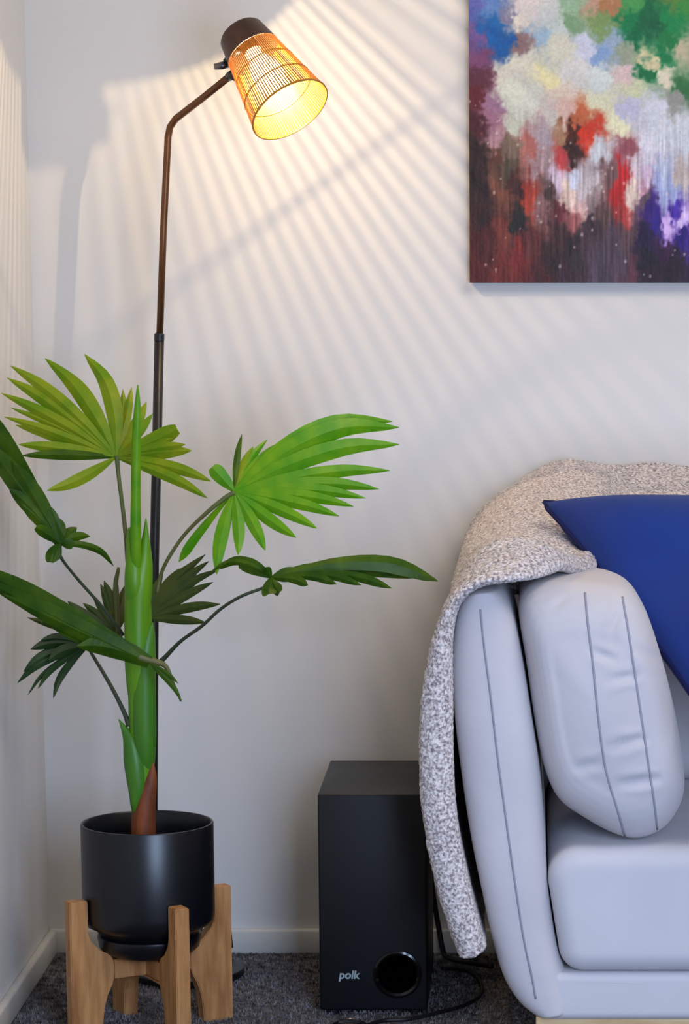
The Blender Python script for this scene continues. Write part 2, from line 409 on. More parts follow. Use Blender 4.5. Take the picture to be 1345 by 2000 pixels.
# throw blanket
def throw():
    n_u, n_v = 150, 90
    Yr = [-.945, -.86, -.72, -.55, -.35, -.16, -.05]
    front = [(926,1872,29),(912,1838,31),(884,1740,34),(858,1610,35),(850,1480,35),(853,1350,31),(864,1245,20),(886,1180,13),(930,1143,12),(1000,1131,12),(1080,1129,12),(1165,1138,12),(1260,1140,12),(1480,1145,12)]
    fw = []
    for px, py, t in front:
        p = W(px, py, Yr[0]); fw.append((p.x, p.z, t/1400))
    rows = []
    low_lip = [0]*10+[-.006,-.016,-.02,-.02]
    add = {  # extra height over the front row for the points from the shoulder on, per row
        0: [0]*14,
        1: [0]*7+[.002,.008,.010,.010,.010,.010,.010],
        2: [0]*7+[-.004,.002,.004,.004,.010,.012,.012],
        3: [0]*6+[-.0,.004,.012,.022,.026,.030,.032,.032],
        4: [0]*6+[-.01,.006,.020,.042,.056,.064,.062,.058],
        5: [0]*6+[-.01,.012,.026,.058,.080,.088,.086,.084],
        6: [0]*6+[-.02,.004,.022,.056,.080,.088,.088,.086]}
    dx = {0:0, 1:.002, 2:.004, 3:.005, 4:.006, 5:.008, 6:.008}
    for r in range(7):
        row = []
        for i, (x, z, t) in enumerate(fw):
            hang = i < 8
            tt = t if r < 1 else (t*(.8 if r == 1 else .45) if i < 7 else t)
            xx = x + (dx[r] if i < 8 else dx[r]*.8)
            push = {10: .07, 11: .27, 12: .55, 13: .6}.get(i, 0)*(1-r/6)
            row.append((xx, Yr[r]+push, z + add[r][i] + low_lip[i]*(1-r/6), tt))
        rows.append(row)
    G = np.array([crom(row, n_u) for row in rows])          # rows x n_u x 4
    G = np.array([crom([tuple(G[r, i]) for r in range(7)], n_v) for i in range(n_u)])   # n_u x n_v x 4
    P = G[:, :, :3]; T = G[:, :, 3].copy()
    # soft folds over the arm
    du = np.gradient(P, axis=0); dv = np.gradient(P, axis=1); N = np.cross(du, dv); N /= np.linalg.norm(N, axis=2, keepdims=True)+1e-9
    U, Vv = np.meshgrid(np.linspace(0, 1, n_u), np.linspace(0, 1, n_v), indexing='ij')
    # crease across the shoulder
    X, Yc, Z = P[:, :, 0], P[:, :, 1], P[:, :, 2]
    top = 1/(1+np.exp(-(U-.56)*60))
    line = -.67 - .30*(X+.03)
    fade = np.exp(-((X+.03)/.075)**4)
    roll = 1/(1+np.exp((Yc-line+.015)/.010))
    off = (.024*roll*np.clip((Yc+.945)/.12, 0, 1)**2 - .060*np.exp(-((Yc-line-.012)/.024)**2))*top*fade
    off += .004*np.sin(X*40+Yc*12)*top*(Vv > .05) + .003*np.sin(Z*30+Yc*20)*(1-top)
    Z += off*top
    # random boucle lumps
    lump = rng.normal(0, 1, (n_u, n_v))
    s = np.sign(N[n_u//2, n_v//2, 2]) or 1
    N = N*s                                                  # outward = up on top
    vv = np.linspace(0, 1, n_v)
    edge = np.sqrt(np.clip(1-(1-np.clip(vv/.045, 0, 1))**2, 0.02, 1))[None, :]   # rounded front lip
    uu = np.linspace(0, 1, n_u); endr = np.sqrt(np.clip(1-(1-np.clip(uu/.018, 0, 1))**2, .02, 1))[:, None]
    TH = T*edge*endr
    A = P + N*(TH + lump*.0011)[:, :, None]; B = P - N*(TH)[:, :, None]
    V = [tuple(p) for p in A.reshape(-1, 3)] + [tuple(p) for p in B.reshape(-1, 3)]
    o = n_u*n_v; Fc = []
    idx = lambda i, j: i*n_v+j
    for i in range(n_u-1):
        for j in range(n_v-1):
            a, b, c, d = idx(i, j), idx(i+1, j), idx(i+1, j+1), idx(i, j+1)
            Fc.append((a, b, c, d)); Fc.append((o+a, o+d, o+c, o+b))
    for i in range(n_u-1):
        Fc.append((idx(i, 0), o+idx(i, 0), o+idx(i+1, 0), idx(i+1, 0)))
        Fc.append((idx(i, n_v-1), idx(i+1, n_v-1), o+idx(i+1, n_v-1), o+idx(i, n_v-1)))
    for j in range(n_v-1):
        Fc.append((idx(0, j), idx(0, j+1), o+idx(0, j+1), o+idx(0, j)))
        Fc.append((idx(n_u-1, j), o+idx(n_u-1, j), o+idx(n_u-1, j+1), idx(n_u-1, j+1)))
    ob = mesh_obj('throw_blanket', V, Fc, 'throw', None, True)
    sub = ob.modifiers.new('subdivide', 'SUBSURF'); sub.levels = 1; sub.render_levels = 1
    tx = bpy.data.textures.new('boucle', 'CLOUDS'); tx.noise_scale = .005; tx.noise_depth = 1
    dm = ob.modifiers.new('boucle', 'DISPLACE'); dm.texture = tx; dm.strength = .0035; dm.mid_level = .5; dm.texture_coords = 'LOCAL'
    tag(ob, 'beige and grey boucle throw blanket draped over the sofa arm and back corner', 'blanket')
throw()

# ================================================================== painting
def srgb_np(c): c = c/255; return np.where(c <= .04045, c/12.92, ((c+.055)/1.055)**2.4)
def vnoise(h, w_, sy, sx, seed):
    g = np.random.default_rng(seed).uniform(-1, 1, (int(h/sy)+3, int(w_/sx)+3))
    y = np.arange(h)/sy; x = np.arange(w_)/sx; y0 = y.astype(int); x0 = x.astype(int)
    fy = (y-y0)[:, None]; fx = (x-x0)[None, :]; fy = fy*fy*(3-2*fy); fx = fx*fx*(3-2*fx)
    a = g[np.ix_(y0, x0)]; b = g[np.ix_(y0, x0+1)]; c = g[np.ix_(y0+1, x0)]; d = g[np.ix_(y0+1, x0+1)]
    return (a*(1-fx)+b*fx)*(1-fy)+(c*(1-fx)+d*fx)*fy
PAINT = """130,60,90,95,170;250,60,95,130,190;230,250,20,90,165;300,300,25,88,160;270,180,30,100,170;130,250,110,80,140;150,380,120,70,110;330,130,120,120,150;430,70,215,205,205;400,160,215,208,200;560,80,200,205,205;700,80,150,185,150;690,180,120,155,120;620,200,195,205,205;820,40,190,150,130;900,60,170,120,80;860,150,120,150,90;1000,60,70,150,80;1000,150,10,120,70;1100,120,10,100,60;1050,250,0,105,60;1150,180,10,90,55;1250,150,15,130,70;1300,60,60,140,60;1250,30,90,130,60;1200,340,10,120,65;1100,440,10,110,60;1250,250,20,120,60;1000,330,150,160,140;1290,290,190,180,150;1130,370,210,200,160;380,290,140,110,110;500,250,150,180,205;600,300,205,205,190;750,300,200,205,225;850,310,130,160,205;900,270,150,170,200;450,400,205,205,190;330,430,210,208,195;560,470,220,215,170;700,450,210,210,210;850,450,205,215,215;1000,430,215,190,190;1040,510,200,205,170;1200,450,225,215,190;1300,520,50,110,60;1230,600,150,150,145;340,560,210,215,200;450,600,205,210,200;600,560,210,195,180;850,600,215,215,185;1000,640,190,190,215;1150,640,205,210,225;950,720,225,225,190;1200,750,210,215,225;1300,800,205,210,220;1100,850,215,215,230;160,470,90,45,60;150,560,90,30,35;230,600,150,110,140;220,700,150,105,130;140,720,70,25,30;260,780,170,130,140;150,850,45,25,20;160,1000,40,22,20;190,1200,50,25,22;270,900,90,55,40;350,720,190,195,180;340,850,120,100,85;330,950,80,70,55;370,1050,60,30,25;290,1100,110,65,50;430,1050,150,50,35;440,1150,165,60,40;440,820,170,100,90;500,800,175,160,170;500,950,165,140,145;500,1200,140,100,100;370,1280,35,30,22;300,1300,110,50,40;570,680,195,190,185;640,650,215,180,170;620,800,160,120,90;620,900,180,60,60;700,750,70,25,5;690,850,50,20,10;780,780,200,50,20;730,680,190,100,60;830,880,200,205,215;700,990,200,205,225;600,1030,200,180,200;780,1080,195,185,190;680,1110,225,200,185;560,1150,70,50,45;620,1200,90,35,40;700,1250,150,85,85;740,1190,220,180,175;800,1150,150,130,130;880,1000,110,80,80;960,1000,190,30,30;950,1100,180,30,25;960,1180,160,50,45;980,870,150,80,90;1020,950,205,190,200;1040,1080,225,205,190;1100,1000,215,190,215;1080,1080,200,150,170;1100,1130,90,70,80;1200,1080,165,175,220;1260,1050,160,170,215;1300,1000,200,185,180;1200,1000,180,190,215;1120,1180,40,10,100;1170,1250,40,15,120;1210,1240,225,190,250;1300,1260,215,190,240;1260,1190,60,30,150;1300,1330,35,5,110;1100,1330,30,5,50;1200,1400,50,10,50;1100,1480,25,10,25;1250,1500,30,8,22;1150,1560,40,15,25;850,1250,90,65,60;800,1290,60,40,45;900,1350,80,62,72;1000,1300,85,60,65;960,1450,78,62,75;1020,1500,85,45,55;850,1500,75,60,75;760,1400,70,50,60;700,1400,45,28,30;700,1500,50,35,40;600,1350,60,35,32;560,1450,45,25,22;450,1350,90,40,35;380,1450,115,35,30;300,1520,100,35,25;400,1550,95,30,25;200,1400,70,25,20;160,1500,80,25,18;520,1550,60,22,20;650,1560,60,35,45"""
def painting():
    Yp = -.022
    a = W(917, 552, Yp); x0, z0 = a.x, a.z
    sc = (W(1017, 552, Yp).x - x0)/100                     # metres per photo pixel
    wpx, hpx = 760, 800; step = 1.7
    nw, nh = int(wpx/step), int(hpx/step)
    X = np.arange(nw)*step; Zp = np.arange(nh)*step         # pixels from the lower left corner
    GX, GZ = np.meshgrid(X, Zp)
    zx = (GX+37)*2.892; zy = (552-GZ)*2.892
    over = np.clip(zx-1335, 0, None); up_ = np.clip(-zy, 0, None)
    zx = np.abs(np.where(zx > 1335, 2670-zx, zx) - .45*up_); zy = np.abs(zy + .30*over*np.sin(over/300))
    low = np.clip((zy-600)/400, 0, 1)
    wx = sum(vnoise(nh, nw, s, s, 10+s)*amp for s, amp in ((30, 26), (13, 24), (6, 22), (3, 16)))
    wy = sum(vnoise(nh, nw, s, s, 40+s)*amp for s, amp in ((30, 26), (13, 24), (6, 22), (3, 16)))
    col = sum(vnoise(nh, nw, 60, s, 70+s)*amp for s, amp in ((14, 60), (6, 90), (3, 60)))
    sx = zx + wx*(1-.45*low); sy = zy + wy*(1-.2*low) + col*(.12+.5*low)*.8
    D = np.array([[float(v) for v in q.split(',')] for q in PAINT.split(';')])
    num = np.zeros((nh, nw, 3)); den = np.zeros((nh, nw))
    for q in D:
        w_ = 1/(((sx-q[0])**2*(1+.8*low)+(sy-q[1])**2*(1-.35*low))+90)**2.3*1e9
        num += w_[:, :, None]*q[2:5]; den += w_
    img = num/den[:, :, None]
    st = vnoise(nh, nw, 40, 2, 3)*.6+vnoise(nh, nw, 14, 1.5, 4)*.4; fine = vnoise(nh, nw, 2, 2, 5)
    img = img*(1+.20*st[:, :, None]*low[:, :, None]+.05*fine[:, :, None]) + 10*st[:, :, None]*(low[:, :, None])
    r2 = np.random.default_rng(9)
    for k in range(80):                                    # splatter
        cx, cy = r2.uniform(100, 1335), r2.uniform(380, 1580)
        if cy < 900 and r2.random() < .5: continue
        rr = r2.uniform(3, 8); mk = .8*np.exp(-(((zx-cx)/rr)**2+((zy-cy)/(rr*1.4))**2)**1.5)[:, :, None]
        img = img*(1-.75*mk)+np.array([232, 215, 210])*.75*mk
    img = srgb_np(np.clip(img, 0, 255))
    hgt = (fine*.0002+wx/60*.0003)
    V = np.stack([x0+GX*sc, np.full_like(GX, Yp)-hgt, z0+GZ*sc], -1).reshape(-1, 3)
    Fi = (np.arange(nh-1)[:, None]*nw+np.arange(nw-1)[None, :]).reshape(-1)
    Fc = np.stack([Fi, Fi+1, Fi+nw+1, Fi+nw], 1)
    root = thing('abstract_painting', ((x0+wpx*sc/2), -.02, z0), 'large abstract canvas with white, green, blue and rust brushwork hung on the wall', 'painting')
    me = bpy.data.meshes.new('painted_surface'); me.from_pydata(V.tolist(), [], Fc.tolist()); me.update()
    ca = me.color_attributes.new('paint', 'FLOAT_COLOR', 'POINT')
    ca.data.foreach_set('color', np.concatenate([img.reshape(-1, 3), np.ones((nh*nw, 1))], 1).astype(np.float32).ravel())
    me.polygons.foreach_set('use_smooth', [True]*len(me.polygons))
    m = bpy.data.materials.new('oil_paint'); m.use_nodes = True; nt = m.node_tree; b = nt.nodes['Principled BSDF']
    at = nt.nodes.new('ShaderNodeAttribute'); at.attribute_name = 'paint'; nt.links.new(at.outputs['Color'], b.inputs['Base Color'])
    b.inputs['Roughness'].default_value = .5; b.inputs['Specular IOR Level'].default_value = .3
    me.materials.append(m); o = bpy.data.objects.new('painted_surface', me); C.objects.link(o); attach(o, root)
    box('canvas', (x0, Yp+.0015, z0), (x0+(nw-1)*step*sc, -.004, z0+(nh-1)*step*sc), 'canvas_side', root)
M['canvas_side'] = mat('canvas_edge', (60, 42, 50), .8)
painting()

# ================================================================== subwoofer
Ys = W(700, 1980, 0) ; 
def floorY(py):                                            # depth of a floor point seen at row py
    d = raydir(PX, py); return CAM.y + d.y*(-CAM.z/d.z)
YS = floorY(1983)
sub = thing('subwoofer', (0, 0, 0), 'tall black box subwoofer speaker standing on carpet beside the sofa', 'speaker')
xa, xb = W(622, 1750, YS).x, W(834, 1900, YS).x
ztop = W(700, 1551, YS).z
sub.location = ((xa+xb)/2, YS+.155, 0)
box('cabinet', (xa, YS, .008), (xb, YS+.31, ztop), 'speaker', sub, .003)
for fx in (xa+.02, xb-.02):
    for fy in (YS+.02, YS+.29):
        lathe('foot', [(.011, 0), (.012, .003), (.012, .0085)], 'cable', (fx, fy, 0), parent=sub, seg=20)
pc = W(776, 1903, YS); pr = .0345
lathe('port', [(pr+.004, 0.0), (pr+.0035, .0025), (pr, .0035), (pr-.004, .001), (pr-.007, -.002)][::1], 'port', (pc.x, YS, pc.z), (0, -1, 0), sub, 48)
lathe('port_hole', [(0.0001, .0018), (pr-.007, .0012), (pr-.005, .0016)], M.setdefault('void', mat('port_void', (2, 2, 3), 1, spec=0)), (pc.x, YS, pc.z), (0, -1, 0), sub, 40)
tcv = bpy.data.curves.new('logo', 'FONT'); tcv.body = 'polk'; tcv.size = .018; tcv.extrude = .0004; tcv.offset = .0005; tcv.align_x = 'CENTER'; tcv.shear = .15
to = bpy.data.objects.new('logo_curve', tcv); C.objects.link(to); bpy.context.view_layer.update()
lm = bpy.data.meshes.new_from_object(to.evaluated_get(bpy.context.evaluated_depsgraph_get())); bpy.data.objects.remove(to)
lp = W(681, 1911, YS)
lm.transform(Matrix.Translation((lp.x, YS-.0006, lp.z)) @ Matrix.Rotation(R(90), 4, 'X')); lm.name = 'logo'
lm.materials.clear(); lm.materials.append(M['silver']); lo = bpy.data.objects.new('logo', lm); C.objects.link(lo); attach(lo, sub); lo['label'] = 'small silver lettering on the speaker front'

# cable, dark band and the small round object in front
def on_floor(pts, z=.010):
    out = []
    for px, py in pts:
        d = raydir(px, py); out.append(tuple(CAM + d*((z-CAM.z)/d.z)))
    return out
tag(tube('speaker_cable', crom(on_floor([(640,2040),(700,2010),(745,1994),(800,1990),(862,1976),(905,1964),(934,1948),(941,1930),(934,1912),(915,1898),(890,1893),(862,1891)]), 90), .0034, 'cable'), 'black speaker cable looping over the carpet towards the sofa', 'cable')
tag(tube('dark_band_tube', crom([tuple(W(838,1690,-.06)), tuple(W(846,1750,-.06)), tuple(W(856,1810,-.06)), tuple(W(866,1860,-.07)), tuple(W(880,1872,-.09)), tuple(W(915,1880,-.14)), tuple(W(960,1887,-.2))], 50), .0045, 'cable'), 'dark band running down the wall between speaker and throw', 'cable')  # black tube added to draw the dark band beside the throw
k0 = on_floor([(683, 2022)], 0)[0]
pk = thing('round_puck', (k0[0], k0[1], 0), 'small glossy black round object on the carpet in front of the speaker', 'gadget')
lathe('puck_body', [(.026, 0), (.030, .004), (.030, .012), (.026, .018), (.018, .020), (.001, .0205)], 'port', k0, parent=pk, seg=40)
lathe('puck_ring', [(.0175, .0200), (.0178, .0225), (.0145, .0235), (.013, .0222), (.001, .0218)], 'chrome', k0, parent=pk, seg=40)

# ================================================================== plant stand, pot
YP = floorY(1985) - .07
pc0 = W(287, 1606, YP); CX, CY, RZ = pc0.x, YP, pc0.z
stand = thing('plant_stand', (CX, CY, 0), 'oiled wooden four-legged plant stand holding the black pot', 'stand')
z_leg = .214
def leg_profile():
    """(radius, z) outline of one leg board: straight outside, notch for the pot, bulge inwards, slimmer foot"""
    return [(.133, 0), (.133, z_leg), (.104, z_leg), (.104, .163), (.099, .150), (.084, .134), (.068, .126), (.062, .112), (.062, .094), (.066, .080), (.074, .064), (.080, .045), (.083, .02), (.084, 0)]
TH = .0115
def board(name, prof, ang, m, parent, th=TH):
    c, s = math.cos(ang), math.sin(ang); V = []; n = len(prof)
    bm = bmesh.new()
    for sgn in (-1, 1):
        vs = [bm.verts.new((CX+c*r-s*th*sgn, CY+s*r+c*th*sgn, z)) for r, z in prof]
        bm.faces.new(vs if sgn > 0 else vs[::-1])
    bm.verts.ensure_lookup_table()
    for i in range(n):
        j = (i+1) % n; bm.faces.new((bm.verts[i], bm.verts[j], bm.verts[n+j], bm.verts[n+i]))
    bmesh.ops.recalc_face_normals(bm, faces=bm.faces)
    bmesh.ops.bevel(bm, geom=[e for e in bm.edges if e.calc_face_angle(0) > R(25)], offset=.0015, segments=2, affect='EDGES')
    me = bpy.data.meshes.new(name); bm.to_mesh(me); bm.free(); me.materials.append(M[m])
    o = bpy.data.objects.new(name, me); C.objects.link(o); attach(o, parent); return o
ANG0 = math.pi + R(29)
for k in range(4): board('leg', leg_profile(), ANG0 + k*math.pi/2, 'wood', stand)
zc = .088
board('crossbar', [(-.064, zc), (-.064, zc+.030), (.064, zc+.030), (.064, zc)], ANG0, 'wood', stand)
board('crossbar', [(-.064, zc-.006), (-.064, zc), (.064, zc), (.064, zc-.006)][::-1], ANG0+math.pi/2, 'wood', stand, .010)
board('crossbar', [(.0116, zc), (.0116, zc+.030), (.064, zc+.030), (.064, zc)], ANG0+math.pi/2, 'wood', stand)
board('crossbar', [(.0116, zc), (.0116, zc+.030), (.064, zc+.030), (.064, zc)], ANG0-math.pi/2, 'wood', stand)
pot = thing('plant_pot', (CX, CY, zc+.031), 'matt black round planter with a stepped saucer foot in the wooden stand', 'pot')
RR = .1015
lathe('pot_body', [(.001, .150), (.073, .150), (.077, .153), (.083, .161), (.0965, .168), (.1005, .176), (RR, .19), (RR, RZ-.002), (RR-.001, RZ), (RR-.0035, RZ), (RR-.005, RZ-.002), (RR-.005, RZ-.03), (RR-.006, .21), (.06, .20), (.001, .20)], 'pot', (CX, CY, 0), parent=pot, seg=96)
lathe('saucer', [(.001, zc+.031), (.058, zc+.031), (.068, zc+.035), (.0765, .131), (.080, .146), (.0795, .1495), (.077, .151), (.070, .1505)], 'pot', (CX, CY, 0), parent=pot, seg=96)

# ================================================================== palm
palm = thing('potted_palm', (CX, CY, RZ-.04), 'tall green fan palm with a smooth green trunk growing in the black pot', 'plant')
lathe('soil', [(.001, RZ-.045), (.05, RZ-.04), (RR-.0052, RZ-.047), (RR-.0055, RZ-.07), (.001, RZ-.07)], 'soil', (CX, CY, 0), parent=palm, seg=60)
YT = YP
def px_tube(name, pts, m, parent, sides=10, n=24, flat=1.0):
    """pts: (px, py, radius px, Y)"""
    q = crom([(*W(a, b, Y), r/1265) for a, b, r, Y in pts], n)
    V, Fc = tube_data([p[:3] for p in q], [max(p[3], .0002) for p in q], sides)
    return mesh_obj(name, V, Fc, m, parent, True)
px_tube('trunk', [(281,1665,20,YT),(280,1600,21,YT),(278,1520,22,YT),(275,1420,23,YT),(273,1300,24,YT),(272,1200,24,YT),(270,1120,20,YT),(267,1060,12,YT)], 'sheath', palm, 20, 40)
px_tube('sheath', [(281,1668,24,YT-.004),(280,1610,24,YT-.005),(284,1568,20,YT-.007),(294,1520,12,YT-.008),(300,1488,1,YT-.008)], 'sheath_brown', palm, 16)
px_tube('sheath', [(268,1600,4,YT-.005),(264,1575,9,YT-.012),(268,1540,18,YT-.009),(264,1490,22,YT-.006),(256,1450,16,YT-.006),(245,1428,8,YT-.006),(232,1405,1,YT-.006)], 'sheath2', palm, 16, 34)
px_tube('sheath', [(284,1545,8,YT+.012),(283,1500,18,YT+.0),(282,1440,23,YT-.006),(281,1330,23,YT-.006),(284,1270,20,YT-.006),(292,1235,11,YT-.006),(298,1215,1,YT-.006)], 'sheath2', palm, 16)
px_tube('sheath', [(274,1420,10,YT+.012),(272,1370,20,YT+.0),(269,1300,25,YT-.005),(268,1200,25,YT-.004),(272,1140,26,YT-.003),(280,1100,18,YT-.004),(284,1060,9,YT-.004),(285,1012,1,YT-.004)], 'sheath', palm, 16)
px_tube('sheath', [(266,1240,6,YT+.01),(264,1190,15,YT-.004),(262,1140,19,YT-.012),(261,1090,15,YT-.010),(256,1050,10,YT-.008),(252,1030,2,YT-.006)], 'sheath', palm, 16)
# unopened spear leaf
px_tube('spear_leaf', [(267,1190,5,YT+.0),(266,1130,10,YT-.012),(265,1040,10.5,YT-.022),(265,960,9.5,YT-.024),(266,880,9,YT-.026),(268,810,7.5,YT-.028),(269,752,1.5,YT-.03)], 'leaf_fresh', palm, 10)

def leaflet(pts, wpx, m, parent, roll=0.0, wpos=.5, fold=.25, tipw=.04, base=.18):
    """pts: (px,py,Y) along the rib; wpx: largest width in photo pixels; roll turns the blade about its rib"""
    n = 13; P, T = frames([tuple(p) for p in crom([tuple(W(*p)) for p in pts], n)])
    V, Fc = [], []; view = Vector((0, -1, 0))
    for i, (p, t) in enumerate(zip(P, T)):
        s = i/(n-1)
        if s < wpos: wd = base + (1-base)*math.sin(s/wpos*math.pi/2)
        else: wd = tipw + (1-tipw)*max(0, math.cos((s-wpos)/(1-wpos)*math.pi/2))**.8
        wd *= wpx/1265/2
        b = t.cross(view).normalized(); nn = b.cross(t).normalized()
        b2 = b*math.cos(roll)+nn*math.sin(roll); n2 = nn*math.cos(roll)-b*math.sin(roll)
        V += [p+b2*wd - n2*wd*fold, p + n2*(wd*fold*.4+.0003), p-b2*wd - n2*wd*fold, p + n2*(wd*fold*.4-.0006)]
    for i in range(n-1):
        for k in range(4):
            k2 = (k+1) % 4; Fc.append((i*4+k, i*4+k2, i*4+4+k2, i*4+4+k))
    Fc += [(0, 1, 2, 3), tuple((n-1)*4+k for k in (3, 2, 1, 0))]
    return mesh_obj('leaflet', V, Fc, m, parent, False)
def frond(stalk, hub, tips, m, sm='petiole'):
    """stalk: (px,py,r,Y) list; hub (px,py,Y); tips: (tipx, tipy, width, dY, [mid offset perpendicular px], roll, opts)"""
    f = px_tube('frond', stalk, sm, palm, 8, 26)
    for t in tips:
        tx, ty, wd, dY = t[:4]; bow = t[4] if len(t) > 4 else 0; roll = t[5] if len(t) > 5 else 0
        kw = t[6] if len(t) > 6 else {}
        hx, hy, hY = hub; dx, dy = tx-hx, ty-hy; L = math.hypot(dx, dy); nx, ny = -dy/L, dx/L
        m1 = (hx+dx*.35+nx*bow*.8, hy+dy*.35+ny*bow*.8, hY+dY*.25); m2 = (hx+dx*.7+nx*bow*.9, hy+dy*.7+ny*bow*.9, hY+dY*.6)
        leaflet([(hx, hy, hY), m1, m2, (tx, ty, hY+dY)], wd, kw.pop('m', m), f, roll, **kw)
    return f
# A: broad yellow-green fan, upper left
YA = YT+.02
frond([(250,1100,5,YT),(245,1040,4.5,YT+.005),(238,980,4,YT+.01),(231,925,4,YA),(228,890,5,YA)], (226,893,YA), [
 (92,958,24,-.06,-8),(42,890,20,-.03,3,0,{'m':'leaf_old'}),(36,868,24,-.02,3),(8,814,18,.0,4),(30,830,22,.01,2),(3,768,24,.02,6),(20,796,16,.02,5),
 (14,738,28,.03,9),(20,714,28,.03,12),(88,700,32,.05,16),(120,716,20,.05,16),(165,692,34,.06,26),(213,745,22,.07,8),(240,760,20,.08,4),(257,756,20,.08,2),(286,785,24,.07,3),
 (298,808,20,.05,2),(346,838,34,-.02,2,0,{'wpos':.72,'tipw':.55}),(338,856,24,-.02,3),(374,880,28,-.03,-2),(362,868,22,-.03,-3),(412,940,24,-.05,-8),(405,973,22,-.06,-8),(60,760,16,.03,8)], 'leaf_young')
# B: bright fan to the right
YB = YT-.04
frond([(306,1160,3.5,YT),(313,1125,3.5,YT),(330,1088,3.5,YT-.01),(362,1042,3.5,YT-.02),(405,1000,4,YB),(440,972,4.5,YB),(458,962,5,YB)], (457,960,YB), [
 (779,835,40,.10,-44),(766,823,36,.12,-46),(750,828,30,.12,-40),(779,868,36,.08,-26),(761,919,27,.06,-13),(740,955,27,.04,-13),(714,973,25,.02,-11),(690,989,24,.0,-8),(662,1008,24,-.01,-6),(619,1032,24,-.02,-4),
 (578,1050,25,-.03,3),(518,1075,25,-.04,-3),(465,1084,24,-.04,-4),(423,1122,27,-.04,7),(349,1098,18,.03,4,0,{'wpos':.8,'base':.1}),
 (414,912,30,.0,0,0,{'wpos':.75,'tipw':.55}),(432,926,20,.01,0,0,{'wpos':.7}),(472,848,13,.05,-3,0,{'m':'leaf_old'}),(494,872,20,.05,-2,0,{'m':'leaf_young'}),(522,858,16,.07,-7),(560,880,30,.08,-10),(600,862,34,.09,-16)], 'leaf_fresh')
# C: darker frond reaching right, seen edge on
YD = YT-.10
c_ = frond([(300,1300,5,YT-.01),(318,1288,5,YT-.02),(352,1253,3.6,YT-.04),(395,1222,3.4,YT-.06),(430,1190,3.2,YT-.08),(470,1165,3,YD),(515,1148,3,YD)], (530,1128,YD), [
 (855,1135,34,.02,-36,.5,{'wpos':.7}),(850,1130,24,.06,-24,.3,{'wpos':.7}),(820,1128,26,.05,-16,.2,{'wpos':.65}),(765,1149,18,-.05,-18,.1,{'wpos':.75}),(790,1110,24,.05,-12,.3),(705,1143,16,-.04,-14,0,{'wpos':.75}),
 (657,1141,16,-.04,-10,0,{'wpos':.75}),(601,1143,18,-.03,-6,0,{'wpos':.7}),(740,1105,24,.05,-6,.3),(526,1160,30,-.03,2,0,{'wpos':.8,'tipw':.7}),(546,1157,22,-.03,2,0,{'wpos':.7,'tipw':.6}),
 (424,1113,20,.03,24,.2,{'base':.4}),(410,1118,12,.02,26,.2,{'base':.4}),(466,1100,30,.02,4,0,{'tipw':.6,'wpos':.7}),(518,1108,16,-.01,0,0,{'wpos':.7}),(590,1112,28,.02,2,.2),(640,1100,20,.03,0,.2)], 'leaf_old', 'petiole_dark')
# D: olive fan behind the trunk, pointing right
YE = YT+.09
frond([(292,1330,3,YT+.02),(294,1260,3,YT+.05),(292,1215,3,YE)], (286,1208,YE), [
 (401,1083,18,.03,-8),(408,1096,19,.02,-6),(428,1112,18,.02,-10),(416,1137,19,.01,-3),(405,1122,16,.02,-4),(372,1100,20,.03,-6),(430,1180,20,-.01,-5),(402,1216,19,-.02,-2),(350,1110,18,.03,-4),(318,1120,18,.03,-3),(395,1150,17,.0,-2)], 'leaf_olive', 'petiole_dark')
# E: dark fan behind, upper left of the trunk
YG = YT+.07
frond([(258,1330,3,YT+.02),(250,1280,3,YT+.04),(228,1225,3,YG),(215,1200,3,YG)], (226,1238,YG), [
 (132,1174,22,.0,-4),(180,1160,14,.01,0),(162,1178,18,.01,2),(196,1140,18,.02,2),(203,1134,22,.02,4),(226,1118,14,.03,0),(232,1170,18,.03,0),(246,1140,20,.04,-2),(53,1206,18,-.03,-6),(100,1190,16,-.02,2),(258,1160,18,.04,-2)], 'leaf_olive', 'petiole_dark')
px_tube('stalk_stub', [(230,1240,4,YG-.01),(228,1180,5,YG-.01),(226,1140,5,YG-.01),(232,1108,3,YG-.01)], 'petiole', palm, 8, 12)
# F: dark drooping fan, lower left
YL = YT+.05
frond([(252,1418,6,YT-.005),(243,1393,4.5,YT),(222,1350,4,YT+.01),(198,1308,3.6,YT+.03),(178,1275,3.2,YL),(160,1240,3,YL)], (172,1262,YL), [
 (34,1334,17,-.06,14),(46,1312,24,-.05,14),(60,1268,24,-.04,10),(74,1345,14,-.06,12,0,{'wpos':.45}),(54,1358,9,-.06,14),(104,1364,15,-.05,12),(60,1300,26,-.04,8),(80,1250,22,-.03,8),(95,1290,24,-.05,8)], 'leaf_dark', 'petiole_dark')
# G: long green leaf crossing in front, running out of the frame at the left
YH = YT-.09
frond([(352,1370,1,YT-.08),(335,1325,3,YT-.08),(322,1300,5,YT-.08),(300,1292,7,YT-.085),(275,1284,8,YH),(255,1275,8,YH)], (292,1294,YH), [
 (-60,1100,44,-.10,2,.3,{'wpos':.6,'base':.5}),(-40,1128,38,-.12,-2,.1,{'wpos':.5,'base':.5}),(4,1160,32,-.10,-2,0,{'wpos':.4,'base':.55}),(60,1190,40,-.06,-4,0,{'wpos':.45,'base':.6}),
 (150,1262,44,-.04,12,.2,{'wpos':.45,'base':.5}),(150,1200,36,-.03,-8,0,{'base':.5}),(355,1371,13,-.01,-6,0,{'wpos':.3}),(348,1335,8,-.01,-3)], 'leaf_old')
